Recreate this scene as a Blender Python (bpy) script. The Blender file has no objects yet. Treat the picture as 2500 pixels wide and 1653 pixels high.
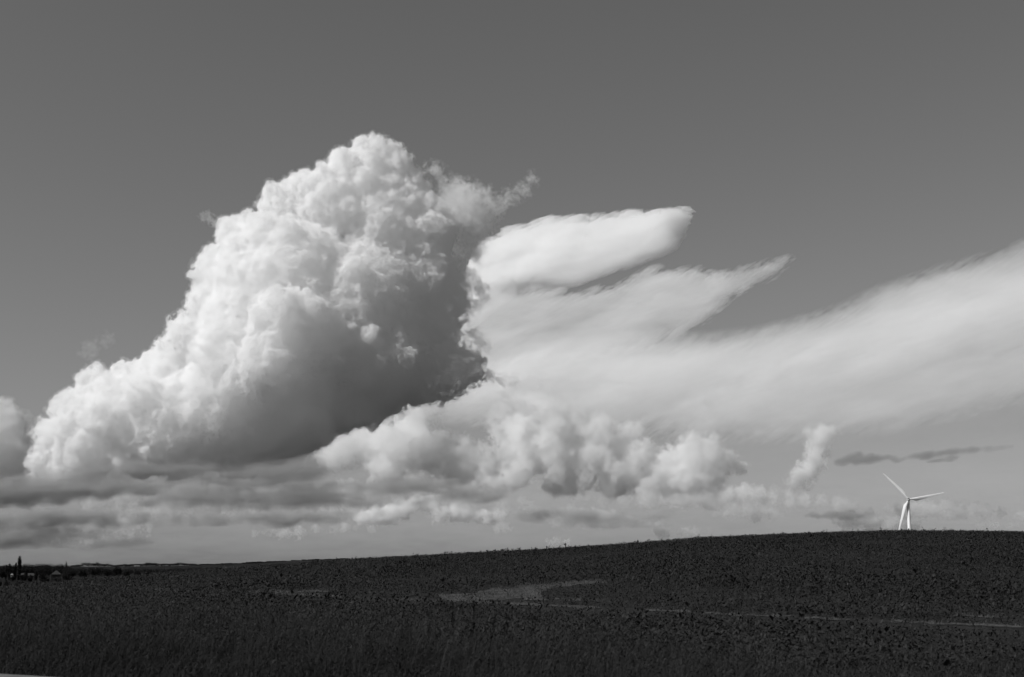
import bpy, numpy as np, math, time, os
from mathutils import Vector
T0=time.time()
sc=bpy.context.scene
R=math.radians
rng=np.random.default_rng(7)
F=3125.0; HOR=1388.0; PITCH=math.atan((HOR-826.5)/F); CAMZ=1.6
cp,sp=math.cos(PITCH),math.sin(PITCH)
S=2500/2371
def ray(px,py):
    a=(px-1250)/F; b=(826.5-py)/F
    return np.stack([a+0*py, cp-sp*b+0*px, sp+cp*b+0*px],-1)
def at(px,py,Y):
    d=ray(np.asarray(px,float),np.asarray(py,float))
    return np.array([0,0,CAMZ])+d*(np.asarray(Y,float)/d[...,1])[...,None]
def fbm(shape,vox,lmin,lmax,beta,seed):
    """band-limited random field on a grid (FFT), unit variance"""
    r=np.random.default_rng(seed)
    n=r.standard_normal(shape).astype(np.float32)
    f=np.fft.rfftn(n)
    k=np.sqrt(np.fft.fftfreq(shape[0])[:,None,None]**2+np.fft.fftfreq(shape[1])[None,:,None]**2+np.fft.rfftfreq(shape[2])[None,None,:]**2)/vox
    k[0,0,0]=1
    a=np.where((k>1/lmax),k**(-beta/2),0)*np.exp(-(k*lmin)**2)
    o=np.fft.irfftn(f*a,s=shape).astype(np.float32)
    return o/o.std()
def nets(d,org,vox):
    """surface nets of d<0"""
    ins=d<0
    nx,ny,nz=d.shape
    c=np.zeros((nx-1,ny-1,nz-1),np.int8)
    for i in (0,1):
        for j in (0,1):
            for k in (0,1): c+=ins[i:nx-1+i,j:ny-1+j,k:nz-1+k]
    cell=(c>0)&(c<8)
    idx=np.full(cell.shape,-1,np.int32); I=np.argwhere(cell); idx[cell]=np.arange(len(I),dtype=np.int32)
    acc=np.zeros((len(I),3),np.float32); cnt=np.zeros(len(I),np.float32)
    off=[(i,j,k) for i in (0,1) for j in (0,1) for k in (0,1)]
    for a in off:
        for ax in range(3):
            if a[ax]: continue
            b=list(a); b[ax]=1
            va=d[I[:,0]+a[0],I[:,1]+a[1],I[:,2]+a[2]]; vb=d[I[:,0]+b[0],I[:,1]+b[1],I[:,2]+b[2]]
            m=(va<0)!=(vb<0)
            t=np.where(m,va/np.where(m,va-vb,1),0)
            p=np.tile(np.array(a,np.float32),(len(I),1)); p[:,ax]+=t
            acc+=p*m[:,None]; cnt+=m
    V=(I+acc/cnt[:,None])*vox+org
    Q=[]
    for ax in range(3):
        s0=[slice(1,-1)]*3; s0[ax]=slice(0,-1); s1=[slice(1,-1)]*3; s1[ax]=slice(1,None)
        a=ins[tuple(s0)]; b=ins[tuple(s1)]
        e=np.argwhere(a!=b); fl=a[tuple(e.T)]
        e=e+1; e[:,ax]-=1
        u,v=(ax+1)%3,(ax+2)%3
        def g(du,dv):
            q=e.copy(); q[:,u]-=du; q[:,v]-=dv
            return idx[q[:,0],q[:,1],q[:,2]]
        q=np.stack([g(1,1),g(0,1),g(0,0),g(1,0)],1)
        q[~fl]=q[~fl][:,::-1]
        Q.append(q)
    return V,np.concatenate(Q)
def mesh(name,V,Q,mat,parent=None):
    me=bpy.data.meshes.new(name)
    me.vertices.add(len(V)); me.vertices.foreach_set('co',np.ascontiguousarray(V,np.float32).ravel())
    n=Q.shape[1]
    me.loops.add(Q.size); me.loops.foreach_set('vertex_index',np.ascontiguousarray(Q,np.int32).ravel())
    me.polygons.add(len(Q)); me.polygons.foreach_set('loop_start',np.arange(0,Q.size,n,dtype=np.int32))
    me.update(calc_edges=True)
    me.polygons.foreach_set('use_smooth',np.ones(len(Q),bool))
    me.materials.append(mat)
    o=bpy.data.objects.new(name,me); sc.collection.objects.link(o); o.parent=parent
    return o
def vol_mat(name,dens,g=0.0,col=1.0):
    m=bpy.data.materials.new(name); m.use_nodes=True; nt=m.node_tree; nt.nodes.clear()
    out=nt.nodes.new('ShaderNodeOutputMaterial'); v=nt.nodes.new('ShaderNodeVolumeScatter' if col==1 else 'ShaderNodeVolumePrincipled')
    v.inputs['Color'].default_value=(col,)*3+(1,); v.inputs['Density'].default_value=dens; v.inputs['Anisotropy'].default_value=g
    nt.links.new(v.outputs[0],out.inputs['Volume'])
    return m
def spheres_sdf(P,Rr,vox,pad,nsm=0,ks=0):
    """union of spheres; the first nsm of them melt into each other (blend length ks)"""
    lo=(P-Rr[:,None]).min(0)-pad; hi=(P+Rr[:,None]).max(0)+pad
    n=np.ceil((hi-lo)/vox).astype(int)+1
    d=np.full(n,pad,np.float32)
    if nsm: acc=np.zeros(n,np.float32)
    for i,(p,r) in enumerate(zip(P,Rr)):
        a=np.maximum(((p-r-pad-lo)/vox).astype(int),0); b=np.minimum(((p+r+pad-lo)/vox).astype(int)+2,n)
        g=[(np.arange(a[k],b[k])*vox+lo[k]-p[k]).astype(np.float32)**2 for k in range(3)]
        q=np.sqrt(g[0][:,None,None]+g[1][None,:,None]+g[2][None,None,:])-r
        sl=tuple(slice(a[k],b[k]) for k in range(3))
        if i<nsm: acc[sl]+=np.exp(-np.minimum(np.maximum(q,-12*ks),pad)/ks)
        else: np.minimum(d[sl],q,out=d[sl])
        if i==nsm-1: np.minimum(d,-ks*np.log(np.maximum(acc,1e-20)),out=d); del acc
    return d,lo
def bud(P,Rr,M,n,f0,f1,up=0.25,sink=0.25,cap=1e9):
    """smaller spheres over the skin of the given ones"""
    OP,OR,OM=[],[],[]
    for p,r,m in zip(P,Rr,M):
        k=rng.poisson(n*m)
        if not k: continue
        v=rng.standard_normal((k,3)); v/=np.linalg.norm(v,axis=1)[:,None]
        v[:,2]+=up; v/=np.linalg.norm(v,axis=1)[:,None]
        rr=np.minimum(r*rng.uniform(f0,f1,k),cap*rng.uniform(.6,1,k))
        OP.append(p+v*(r-rr*sink)[:,None]); OR.append(rr); OM.append(np.full(k,m))
    return np.concatenate(OP),np.concatenate(OR),np.concatenate(OM)
S=2500/2371

# ------------------------------------------------------------------ tags
def tag(o,label=None,cat=None,group=None,kind=None):
    if label: o['label']=label
    if cat: o['category']=cat
    if group: o['group']=group
    if kind: o['kind']=kind
    return o
def empty(name,loc):
    o=bpy.data.objects.new(name,None); sc.collection.objects.link(o); o.location=loc; return o
# ------------------------------------------------------------------ sun
EL,PHI=41,63
sx,sy,sz=-math.sin(R(PHI))*math.cos(R(EL)),-math.cos(R(PHI))*math.cos(R(EL)),math.sin(R(EL))
# ------------------------------------------------------------------ materials
def nodes(name):
    m=bpy.data.materials.new(name); m.use_nodes=True; nt=m.node_tree
    return m,nt,nt.nodes['Principled BSDF']
def surf(name,lo,hi,scale,rough=.9,detail=6,spec=.3,island=False,bump=0,bscale=None):
    """grey procedural surface, noise between two albedos"""
    m,nt,b=nodes(name); N=nt.nodes.new; K=nt.links.new
    r=N('ShaderNodeValToRGB'); r.color_ramp.elements[0].color=(lo,)*3+(1,); r.color_ramp.elements[1].color=(hi,)*3+(1,)
    tc=N('ShaderNodeTexCoord')
    nz=N('ShaderNodeTexNoise'); nz.inputs['Scale'].default_value=scale; nz.inputs['Detail'].default_value=detail
    K(tc.outputs['Object'],nz.inputs['Vector'])
    if island:
        g=N('ShaderNodeNewGeometry'); mx=N('ShaderNodeMix'); mx.inputs[0].default_value=.5
        K(g.outputs['Random Per Island'],mx.inputs[2]); K(nz.outputs['Fac'],mx.inputs[3]); K(mx.outputs[0],r.inputs[0])
    else:
        r.color_ramp.elements[0].position=.3; r.color_ramp.elements[1].position=.7
        K(nz.outputs['Fac'],r.inputs[0])
    K(r.outputs[0],b.inputs['Base Color'])
    b.inputs['Roughness'].default_value=rough; b.inputs['Specular IOR Level'].default_value=spec
    if bump:
        n2=N('ShaderNodeTexNoise'); n2.inputs['Scale'].default_value=bscale or scale*4; n2.inputs['Detail'].default_value=8
        K(tc.outputs['Object'],n2.inputs['Vector'])
        bp=N('ShaderNodeBump'); bp.inputs['Strength'].default_value=bump; K(n2.outputs['Fac'],bp.inputs['Height']); K(bp.outputs[0],b.inputs['Normal'])
    return m
M_leaf=surf('crop_leaf',.008,.038,.22,rough=.7,spec=.15,island=True)
M_grass=surf('dry_grass',.003,.029,.9,rough=.8,spec=.2,island=True)
M_head=surf('grass_seed_head',.008,.055,1.2,rough=.9,spec=.1,island=True)
M_stalk=surf('dark_stalk',.008,.02,6,rough=.9)
M_crown=surf('tree_leaf',.007,.022,.3,rough=.9,spec=.1,island=True)
M_crown_pale=surf('pale_bush_leaf',.02,.045,.5,rough=.9,spec=.1,island=True)
M_bark=surf('bark',.02,.04,2)
M_white=surf('white_tower_paint',.7,.76,.15,rough=.45,spec=.4)
M_dark=surf('dark_metal',.03,.05,1,rough=.5)
M_roof=surf('roof_tile',.025,.04,1.2,rough=.9)
M_wall=surf('house_render',.018,.03,1,rough=.9)
M_bright=surf('white_render',.26,.34,1,rough=.9)
M_glass=surf('dark_window_glass',.02,.03,1,rough=.15,spec=.5)
M_road=surf('road_surface',.10,.15,6,rough=.95,bump=.2,bscale=60)
# ------------------------------------------------------------------ land
RX=np.array([0,27,105,169,232,316,500,736,871,1040,1300,1700,1869,2037,2172,2500],float)
RY=np.array([1437,1435,1425,1419,1413,1406,1392,1376,1364,1356,1343,1314,1306,1300,1297,1301],float)
HX=np.array([-400,0,300,500,650,790,1000,1250],float); HY=np.array([1381,1382,1383,1380.5,1375,1367.5,1363,1361],float)
YC=96.0; PLH=.22
def sm(s): s=np.clip(s,0,1); return s*s*(3-2*s)
_t=(RX-1250)/F/cp; _tc=lambda t:t
def crest(t):
    px=1250+t*F*cp
    return CAMZ+(HOR-np.interp(px,RX,RY))/F*YC-PLH*.8
def lnoise(x,y):
    return (np.sin(x*.11+1.3*np.sin(y*.07))*np.cos(y*.09+.8*np.sin(x*.05)))*.10+np.sin(x*.41+y*.23)*np.sin(y*.37-x*.19)*.04
def ground_z(x,y):
    t=np.clip(x/np.maximum(y,1),-.55,.55)
    zc=crest(t); s=np.clip((y-22)/(YC-22),0,1)
    z=zc*(.45*s+.55*s*s*(3-2*s))
    z=z+lnoise(x,y)*sm((y-20)/15)*sm((YC+5-y)/25)
    val=np.interp(t,[-.40,-.12,.2,.5],[-15.5,-13,0,12])
    z=np.where(y>YC,zc+(val-zc)*sm((y-YC)/260)-np.clip(y-YC,0,40)*.012,z)
    up=np.interp(t,[-.40,-.12,.2],[9,7,0]); val=val+up; z=z+up*sm((y-560)/480)*(y>YC)
    px=1250+t*F*cp
    zh=CAMZ+(HOR-np.interp(px,HX,HY))/F*3600
    z=z+np.where(y>1300,(zh-val)*sm((y-1300)/2300),0)
    z=z-np.where(y>3700,(y-3700)*.012,0)
    return z
def proj(p):
    q=p-np.array([0,0,CAMZ]); w=q[:,1]*cp+q[:,2]*sp
    return 1250+F*q[:,0]/w, 826.5-F*(-q[:,1]*sp+q[:,2]*cp)/w
def sheet(name,X,Y,Z,mat):
    n,m=X.shape; V=np.stack([X,Y,Z],-1).reshape(-1,3); i=np.arange(n*m).reshape(n,m)
    Q=np.stack([i[:-1,:-1],i[1:,:-1],i[1:,1:],i[:-1,1:]],-1).reshape(-1,4)
    return mesh(name,V,Q,mat)
ty=np.concatenate([np.linspace(-60,3.9,14),np.linspace(4,130,253),np.geomspace(131,9000,170)])
tt=np.linspace(-.95,.95,381)
TY,TT=np.meshgrid(ty,tt,indexing='ij'); TX=TT*np.maximum(TY,40)*1.0
m,nt,b=nodes('earth'); N=nt.nodes.new; K=nt.links.new
tc=N('ShaderNodeTexCoord'); sepx=N('ShaderNodeSeparateXYZ'); K(tc.outputs['Object'],sepx.inputs[0])
n1=N('ShaderNodeTexNoise'); n1.inputs['Scale'].default_value=.9; n1.inputs['Detail'].default_value=10; n1.inputs['Roughness'].default_value=.7; K(tc.outputs['Object'],n1.inputs['Vector'])
r1=N('ShaderNodeValToRGB'); r1.color_ramp.elements[0].position=.3; r1.color_ramp.elements[1].position=.72
r1.color_ramp.elements[0].color=(.016,)*3+(1,); r1.color_ramp.elements[1].color=(.034,)*3+(1,); K(n1.outputs['Fac'],r1.inputs[0])
v1=N('ShaderNodeTexVoronoi'); v1.inputs['Scale'].default_value=.0042; mp=N('ShaderNodeMapping'); mp.inputs['Scale'].default_value=(1,.55,0); K(tc.outputs['Object'],mp.inputs[0]); K(mp.outputs[0],v1.inputs['Vector'])
r2=N('ShaderNodeValToRGB'); r2.color_ramp.interpolation='CONSTANT'; r2.color_ramp.elements[0].color=(.007,)*3+(1,); r2.color_ramp.elements[1].color=(.012,)*3+(1,); r2.color_ramp.elements[1].position=.55
e=r2.color_ramp.elements.new(.86); e.color=(.05,)*3+(1,); K(v1.outputs['Color'],r2.inputs[0])
mr=N('ShaderNodeMapRange'); mr.inputs['From Min'].default_value=120; mr.inputs['From Max'].default_value=180; K(sepx.outputs['Y'],mr.inputs['Value'])
mx=N('ShaderNodeMix'); mx.data_type='RGBA'; K(mr.outputs[0],mx.inputs[0]); K(r1.outputs[0],mx.inputs[6]); K(r2.outputs[0],mx.inputs[7]); K(mx.outputs[2],b.inputs['Base Color'])
b.inputs['Roughness'].default_value=1; b.inputs['Specular IOR Level'].default_value=.1
n2=N('ShaderNodeTexNoise'); n2.inputs['Scale'].default_value=7; n2.inputs['Detail'].default_value=8; K(tc.outputs['Object'],n2.inputs['Vector'])
bp=N('ShaderNodeBump'); bp.inputs['Strength'].default_value=.9; bp.inputs['Distance'].default_value=.15; K(n2.outputs['Fac'],bp.inputs['Height']); K(bp.outputs[0],b.inputs['Normal'])
tag(sheet('ground',TX,TY,ground_z(TX,TY),m),'dark farmland rising to a low crest with a valley and hills beyond',kind='structure')
# road beside the verge
def near_edge(x): return 15.45-.56*x
rxs=np.linspace(-60,30,61)[:,None]; rw=np.linspace(0,6,7)[None,:]
RXX=rxs+0*rw; RYY=near_edge(rxs)-rw
tag(sheet('road',RXX,RYY,ground_z(RXX,RYY)+.03+.02*np.cos(rw/6*3.1),M_road),'pale grey country road below the grass verge',kind='structure')

# ------------------------------------------------------------------ crop
z6=lambda P:[(1000+a/3.389,1350+b/3.389) for a,b in P]
PATCH=np.array(z6([(230,360),(300,344),(560,338),(620,300),(740,292),(850,300),(960,258),(1100,266),(1330,235),(1655,226),(1660,236),(1340,278),(1180,285),(1105,320),(1100,380),(1220,385),(1000,392),(850,378),(660,388),(560,412),(400,408),(260,392)]))
LOWT=np.array([(660,1449),(787,1454),(922,1462),(1073,1467),(1251,1474),(1383,1480),(1572,1489),(1679,1493),(1778,1500),(1970,1508),(2253,1520),(2442,1528),(2600,1535)],float)
UPT=np.array([(120,1438),(180,1438),(443,1441),(534,1443),(628,1445),(790,1443),(938,1446),(1023,1449),(1325,1461),(1496,1468),(1700,1474),(1801,1479),(1970,1488),(2340,1503),(2600,1512)],float)
def inside(px,py,P):
    r=np.zeros(px.shape,bool); j=len(P)-1
    for i in range(len(P)):
        xi,yi=P[i]; xj,yj=P[j]
        c=((yi>py)!=(yj>py))&(px<(xj-xi)*(py-yi)/(yj-yi+1e-9)+xi); r^=c; j=i
    return r
def far_edge(x): return 24.5-.45*x+1.2*np.sin(x*.9)+.8*np.sin(x*2.3+1)
def leaves(C,S_,W,yaw,pitch,drop):
    """folded leaf blades: base, two sides, centre, tip -> 4 triangles"""
    n=len(C); h=np.stack([np.cos(yaw),np.sin(yaw),0*yaw],1); s=np.stack([-np.sin(yaw),np.cos(yaw),0*yaw],1)
    up=np.array([0,0,1.]); a=h*np.cos(pitch)[:,None]+up*np.sin(pitch)[:,None]; a2=h*np.cos(pitch-drop)[:,None]+up*np.sin(pitch-drop)[:,None]
    nn=np.cross(a,s)
    mid=C+a*(S_*.55)[:,None]; tip=mid+a2*(S_*.5)[:,None]
    L_=mid+s*W[:,None]+nn*(-W*.35)[:,None]; R_=mid-s*W[:,None]+nn*(-W*.35)[:,None]
    V=np.stack([C,R_,tip,L_,mid],1).reshape(-1,3); i=np.arange(n)[:,None,None]*5
    Q=(i+np.array([[0,1,4],[1,2,4],[2,3,4],[3,0,4]])[None]).reshape(-1,3)
    return V,Q
rg=np.random.default_rng(11)
# plants stand in drilled rows that follow the slope
PX,PY=[],[]
row=.25; ang=R(62)
ca,sa=math.cos(ang),math.sin(ang)
u=np.arange(-130,130,row); v=np.arange(-130,130,.2)
UU,VV=np.meshgrid(u,v,indexing='ij')
UU=UU+rg.normal(0,.05,UU.shape); VV=VV+rg.uniform(-.12,.12,VV.shape)
X=(UU*sa+VV*ca).ravel(); Y=(60+UU*ca-VV*sa).ravel()
k=(Y>12)&(Y<YC+9)&(np.abs(X)<Y*.49+4)&(Y>far_edge(X)-.5)
k&=rg.random(X.shape)<np.interp(Y,[20,50,105],[1,.85,.55])
X,Y=X[k],Y[k]; Z=ground_z(X,Y); px,py=proj(np.stack([X,Y,Z],1))
hp=.2*F/Y
dj=rg.normal(0,2.0,len(X))
gap=np.zeros(len(X),bool)
gapn=np.sin(px*.021)+np.sin(px*.0083+2)+.8*np.sin(px*.051)
for T,wd,th in ((LOWT,2.4,-1.7),(UPT,1.4,-.6)):
    ly=np.interp(px,T[:,0],T[:,1],left=-1e4,right=-1e4)+dj*.5
    gap|=((T is LOWT)|(px<1500)|(px>2300))&(py>ly-wd)&(py<ly+wd+hp*(.75 if T is LOWT else .45))&(gapn+rg.normal(0,.4,len(px))>th)
gap|=inside(px+dj*2.5,py+dj*.9,PATCH)|inside(px+dj*2.5,py-hp*.55+dj*.9,PATCH)
gap&=rg.random(len(X))>.07
X,Y,Z=X[~gap],Y[~gap],Z[~gap]
sz_=rg.uniform(.75,1.25,len(X))*(1+.22*np.sin(X*.35+np.sin(Y*.3))*np.cos(Y*.22))
sz_*=np.where(rg.random(len(X))<.025,1.7,1)
nl=rg.integers(7,11,len(X)); I=np.repeat(np.arange(len(X)),nl); n=len(I)
C=np.stack([X[I]+rg.normal(0,.05,n),Y[I]+rg.normal(0,.05,n),Z[I]+rg.uniform(.0,.15,n)*sz_[I]],1)
V,Q=leaves(C,rg.uniform(.065,.125,n)*sz_[I],rg.uniform(.017,.03,n)*sz_[I],rg.uniform(0,6.283,n),rg.uniform(.0,1.25,n),rg.uniform(.2,1.2,n))
print('crop',len(X),Q.shape)
tag(mesh('crop_plants',V,Q,M_leaf),'dark leafy crop covering the rising field',kind='stuff')

# pale bare ground: the washed-out patch and the two wheel tracks, with dead straw lying on it
M_soil=surf('dry_bare_soil',.042,.086,2.2,rough=1,spec=.05,detail=10,bump=.8,bscale=9)
M_straw=surf('dead_straw',.03,.1,1,rough=.9,spec=.1,island=True)
bx=np.arange(-44,44.01,.2); by=np.arange(22,90.01,.25); BX,BY=np.meshgrid(bx,by,indexing='ij'); BZ=ground_z(BX,BY)
def bare(x,y,z,pad=0,j=0):
    qx,qy=proj(np.stack([x,y,z],1)); P_=inside(qx+j,qy+j*.5,PATCH); T_=np.zeros(len(x),bool)
    for T,wd,on in ((LOWT,2.5,True),(UPT,1.8,False)):
        ly=np.interp(qx,T[:,0],T[:,1],left=-1e4,right=-1e4); w_=wd+.9*np.sin(qx*.05)+.7*np.sin(qx*.13+1)+pad
        brk=np.sin(qx*.031+2)+np.sin(qx*.0113)+.7*np.sin(qx*.083+1)+rg.normal(0,.25,len(qx)); T_|=(brk>(-.65 if on else -.1))&(np.abs(qy-ly-1)<w_)&(on|(qx<1500)|(qx>2300))
    return P_,T_
xc=(BX[:-1,:-1]+.1).ravel(); yc=(BY[:-1,:-1]+.125).ravel(); Pm,Tm=bare(xc,yc,ground_z(xc,yc),0,rg.normal(0,3.5,len(xc)))
ii=np.arange(BX.size).reshape(BX.shape); FQ=np.stack([ii[:-1,:-1],ii[1:,:-1],ii[1:,1:],ii[:-1,1:]],-1).reshape(-1,4); BV=np.stack([BX,BY,BZ+.015],-1).reshape(-1,3)
for nm,mk,lb in (('bare_ground',Pm,'pale bare washed out ground in the middle of the crop'),('dirt_track',Tm&~Pm,'thin pale wheel tracks running across the crop')):
    q=FQ[mk]; us=np.unique(q); re=np.zeros(len(BV),int); re[us]=np.arange(len(us)); tag(mesh(nm,BV[us],re[q],M_soil),lb,kind='structure')
sx_=rg.uniform(-44,44,900000); sy_=rg.uniform(24,88,900000); k=np.abs(sx_)<sy_*.45; sx_,sy_=sx_[k],sy_[k]; sz0=ground_z(sx_,sy_)
a_,b__=bare(sx_,sy_,sz0,1.0,0); k=(a_|b__)&(rg.random(len(sx_))<.85); SP=np.stack([sx_[k],sy_[k],sz0[k]+.01],1); ns=len(SP)
VS,QS=leaves(SP,rg.uniform(.04,.13,ns),rg.uniform(.004,.012,ns),rg.uniform(0,6.28,ns),rg.uniform(.1,1.3,ns),rg.uniform(0,.8,ns))
tag(mesh('stubble',VS,QS,M_straw),'short pale dead straw scattered over the bare ground',kind='stuff')
# ------------------------------------------------------------------ verge grass
def blades(P,H,W,yaw,lean,seg=4):
    n=len(P); h=np.stack([np.cos(yaw),np.sin(yaw),0*yaw],1); s=np.stack([-np.sin(yaw+.6),np.cos(yaw+.6),0*yaw],1)
    rows=[]
    for j in range(seg+1):
        f=j/seg; c=P+h*(lean*H*f*f)[:,None]; c[:,2]+=H*f*(1-.25*lean*f)
        w=W*(1-f)**.7*.5+.0006
        rows+= [c-s*w[:,None],c+s*w[:,None]]
    V=np.stack(rows,1).reshape(-1,3); i=np.arange(n)[:,None,None]*(2*seg+2)
    Q=(i+np.array([[2*j,2*j+1,2*j+3,2*j+2] for j in range(seg)])[None]).reshape(-1,4)
    return V,Q
n=130000
X=rg.uniform(-17,13,n); f=rg.random(n); Y=near_edge(X)+.15+f*(far_edge(X)+1.2-near_edge(X))
k=np.abs(X)<Y*.47+3; X,Y=X[k],Y[k]; n=len(X)
cl=np.sin(X*1.1+np.sin(Y*.8)*1.5)*np.sin(Y*.9+X*.3)
H=(.46+.2*cl+.1*np.sin(X*2.7+Y*1.9)*np.sin(Y*2.3-X)+rg.normal(0,.16,n))*np.interp(X,[-12,-2,1.5,4.5],[1.15,1.0,.65,.25])*np.interp(Y-near_edge(X),[0,.8,2],[.25,.7,1])
H=np.maximum(H,.08)
P=np.stack([X,Y,ground_z(X,Y)-.01],1)
V,Q=blades(P,H,rg.uniform(.003,.008,n),rg.normal(.5,1.4,n),np.abs(rg.normal(.7,.5,n)))
# broad weed leaves and feathery seed heads among the grass
n2=110000; idx=rg.integers(0,n,n2); hh=rg.random(n2)**.6*H[idx]
C=P[idx]+np.stack([rg.normal(0,.05,n2),rg.normal(0,.05,n2),hh],1)
V2,Q2=leaves(C,rg.uniform(.03,.09,n2),rg.uniform(.004,.014,n2),rg.uniform(0,6.283,n2),rg.uniform(-.4,1.3,n2),rg.uniform(0,1,n2))
Q4=np.concatenate([Q2,Q2[:,2:]],1)
tri=np.concatenate([Q[:,[0,1,2]],Q[:,[0,2,3]]])
tag(mesh('verge_grass',np.concatenate([V,V2]),np.concatenate([tri,Q2+len(V)]),M_grass),'tall rough grass and weeds along the near verge',kind='stuff')
n3=5200; gx=rg.uniform(-11,7,n3); gy=near_edge(gx)+rg.uniform(.8,9.2,n3); k=np.abs(gx)<gy*.46
k&=rg.random(n3)<(.35+.65*(np.sin(gx*1.3+gy*.7)*np.sin(gy*1.1-gx*.6)>0))*np.interp(gx,[-11,1,5],[1,.9,.3])
gx,gy=gx[k],gy[k]; n3=len(gx); G=np.stack([gx,gy,ground_z(gx,gy)],1); gh=rg.uniform(.6,1.05,n3)*np.interp(gx,[-11,0,4],[1.05,1,.55])
yw=rg.normal(.4,1.2,n3); ln=np.abs(rg.normal(.25,.2,n3)); VB,QB=blades(G,gh,np.full(n3,.006),yw,ln)
tips=VB.reshape(n3,-1,3)[:,-1]; r9=np.repeat(np.arange(n3),7); nh=len(r9)
VH,QH=leaves(tips[r9]-np.stack([rg.normal(0,.012,nh),rg.normal(0,.012,nh),rg.uniform(-.03,.13,nh)],1),rg.uniform(.03,.07,nh),rg.uniform(.006,.012,nh),rg.uniform(0,6.28,nh),rg.uniform(.2,1.4,nh),rg.uniform(0,.6,nh))
tag(mesh('tall_grass',np.concatenate([VB,VH]),np.concatenate([QB[:,[0,1,2]],QB[:,[0,2,3]],QH+len(VB)]),M_head),'tall pale seeding grass standing above the verge',kind='stuff')
# a few dead weed stalks taller than the grass
def stalk(px,y,h,label,sd):
    x=(px-1250)/F/cp*y; r=np.random.default_rng(sd)
    z=float(ground_z(np.array(x),np.array(y))); Vs=[];Qs=[]
    def tube(a,b_,r0,r1):
        d=b_-a; d=d/np.linalg.norm(d); s=np.cross(d,[1,0,.3]); s/=np.linalg.norm(s); t=np.cross(d,s); o=sum(len(q) for q in Vs)
        for c,rr in ((a,r0),(b_,r1)): Vs.append(np.array([c+rr*(s*math.cos(q)+t*math.sin(q)) for q in np.linspace(0,6.283,7)[:-1]]))
        Qs.append(np.array([[o+i,o+(i+1)%6,o+6+(i+1)%6,o+6+i] for i in range(6)]))
    b0=np.array([0,0,0.]); bend=r.normal(0,.05,3)
    prev=b0
    for j in range(1,6):
        c=np.array([bend[0]*(j/5)**2,bend[1]*(j/5)**2,h*j/5]); tube(prev,c,.009*(1-.1*j),.009*(1-.1*(j+1))); prev=c
    for j in range(26):
        f=r.uniform(.5,1); c=np.array([bend[0]*f*f,bend[1]*f*f,h*f]); a=r.uniform(0,6.28); l=r.uniform(.04,.12)*(1.3-f)
        tube(c,c+np.array([math.cos(a)*l*.4,math.sin(a)*l*.4,l]),.01,.018)
    o=mesh('weed_stalk',np.concatenate(Vs),np.concatenate(Qs),M_stalk); o.location=(x,y,z-.02)
    tag(o,label,'weed','dead weed stalks standing in the verge')
stalk(1157,20.5,1.12,'tallest dark weed stalk in the verge, below the pale bare patch',1)
stalk(1110,21.5,.95,'thin dark weed stalk just left of the tallest one',2)
stalk(1196,21.0,.88,'short dark weed stalk just right of the tallest one',3)
stalk(1240,22.0,.9,'slender weed stalk, rightmost of the four in the verge',4)

# ------------------------------------------------------------------ trees
def crown_mesh(ell,nf,sz,seed):
    r=np.random.default_rng(seed); C=[]
    vol=np.array([e[3]*e[4]*e[5] for e in ell]); cnt=(nf*vol/vol.sum()).astype(int)+4
    for e,c in zip(ell,cnt):
        v=r.standard_normal((c,3)); v/=np.linalg.norm(v,axis=1)[:,None]; v*=(r.random(c)**.4)[:,None]
        C.append(np.array(e[:3])+v*np.array(e[3:]))
    C=np.concatenate(C); n=len(C); s=sz*r.uniform(.6,1.5,n)
    return leaves(C,s*1.3,s*.55,r.uniform(0,6.283,n),r.uniform(-1,1.4,n),r.uniform(0,1,n))
def trunk_mesh(h,r0):
    a=np.linspace(0,6.283,9)[:-1]; rings=[(0,r0*1.5),(.08*h,r0),(.55*h,r0*.7),(h,r0*.25)]
    V=np.concatenate([np.stack([np.cos(a)*r_,np.sin(a)*r_,0*a+z],1) for z,r_ in rings])
    Q=np.array([[8*j+i,8*j+(i+1)%8,8*j+8+(i+1)%8,8*j+8+i] for j in range(3) for i in range(8)])
    return V,Q
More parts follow.
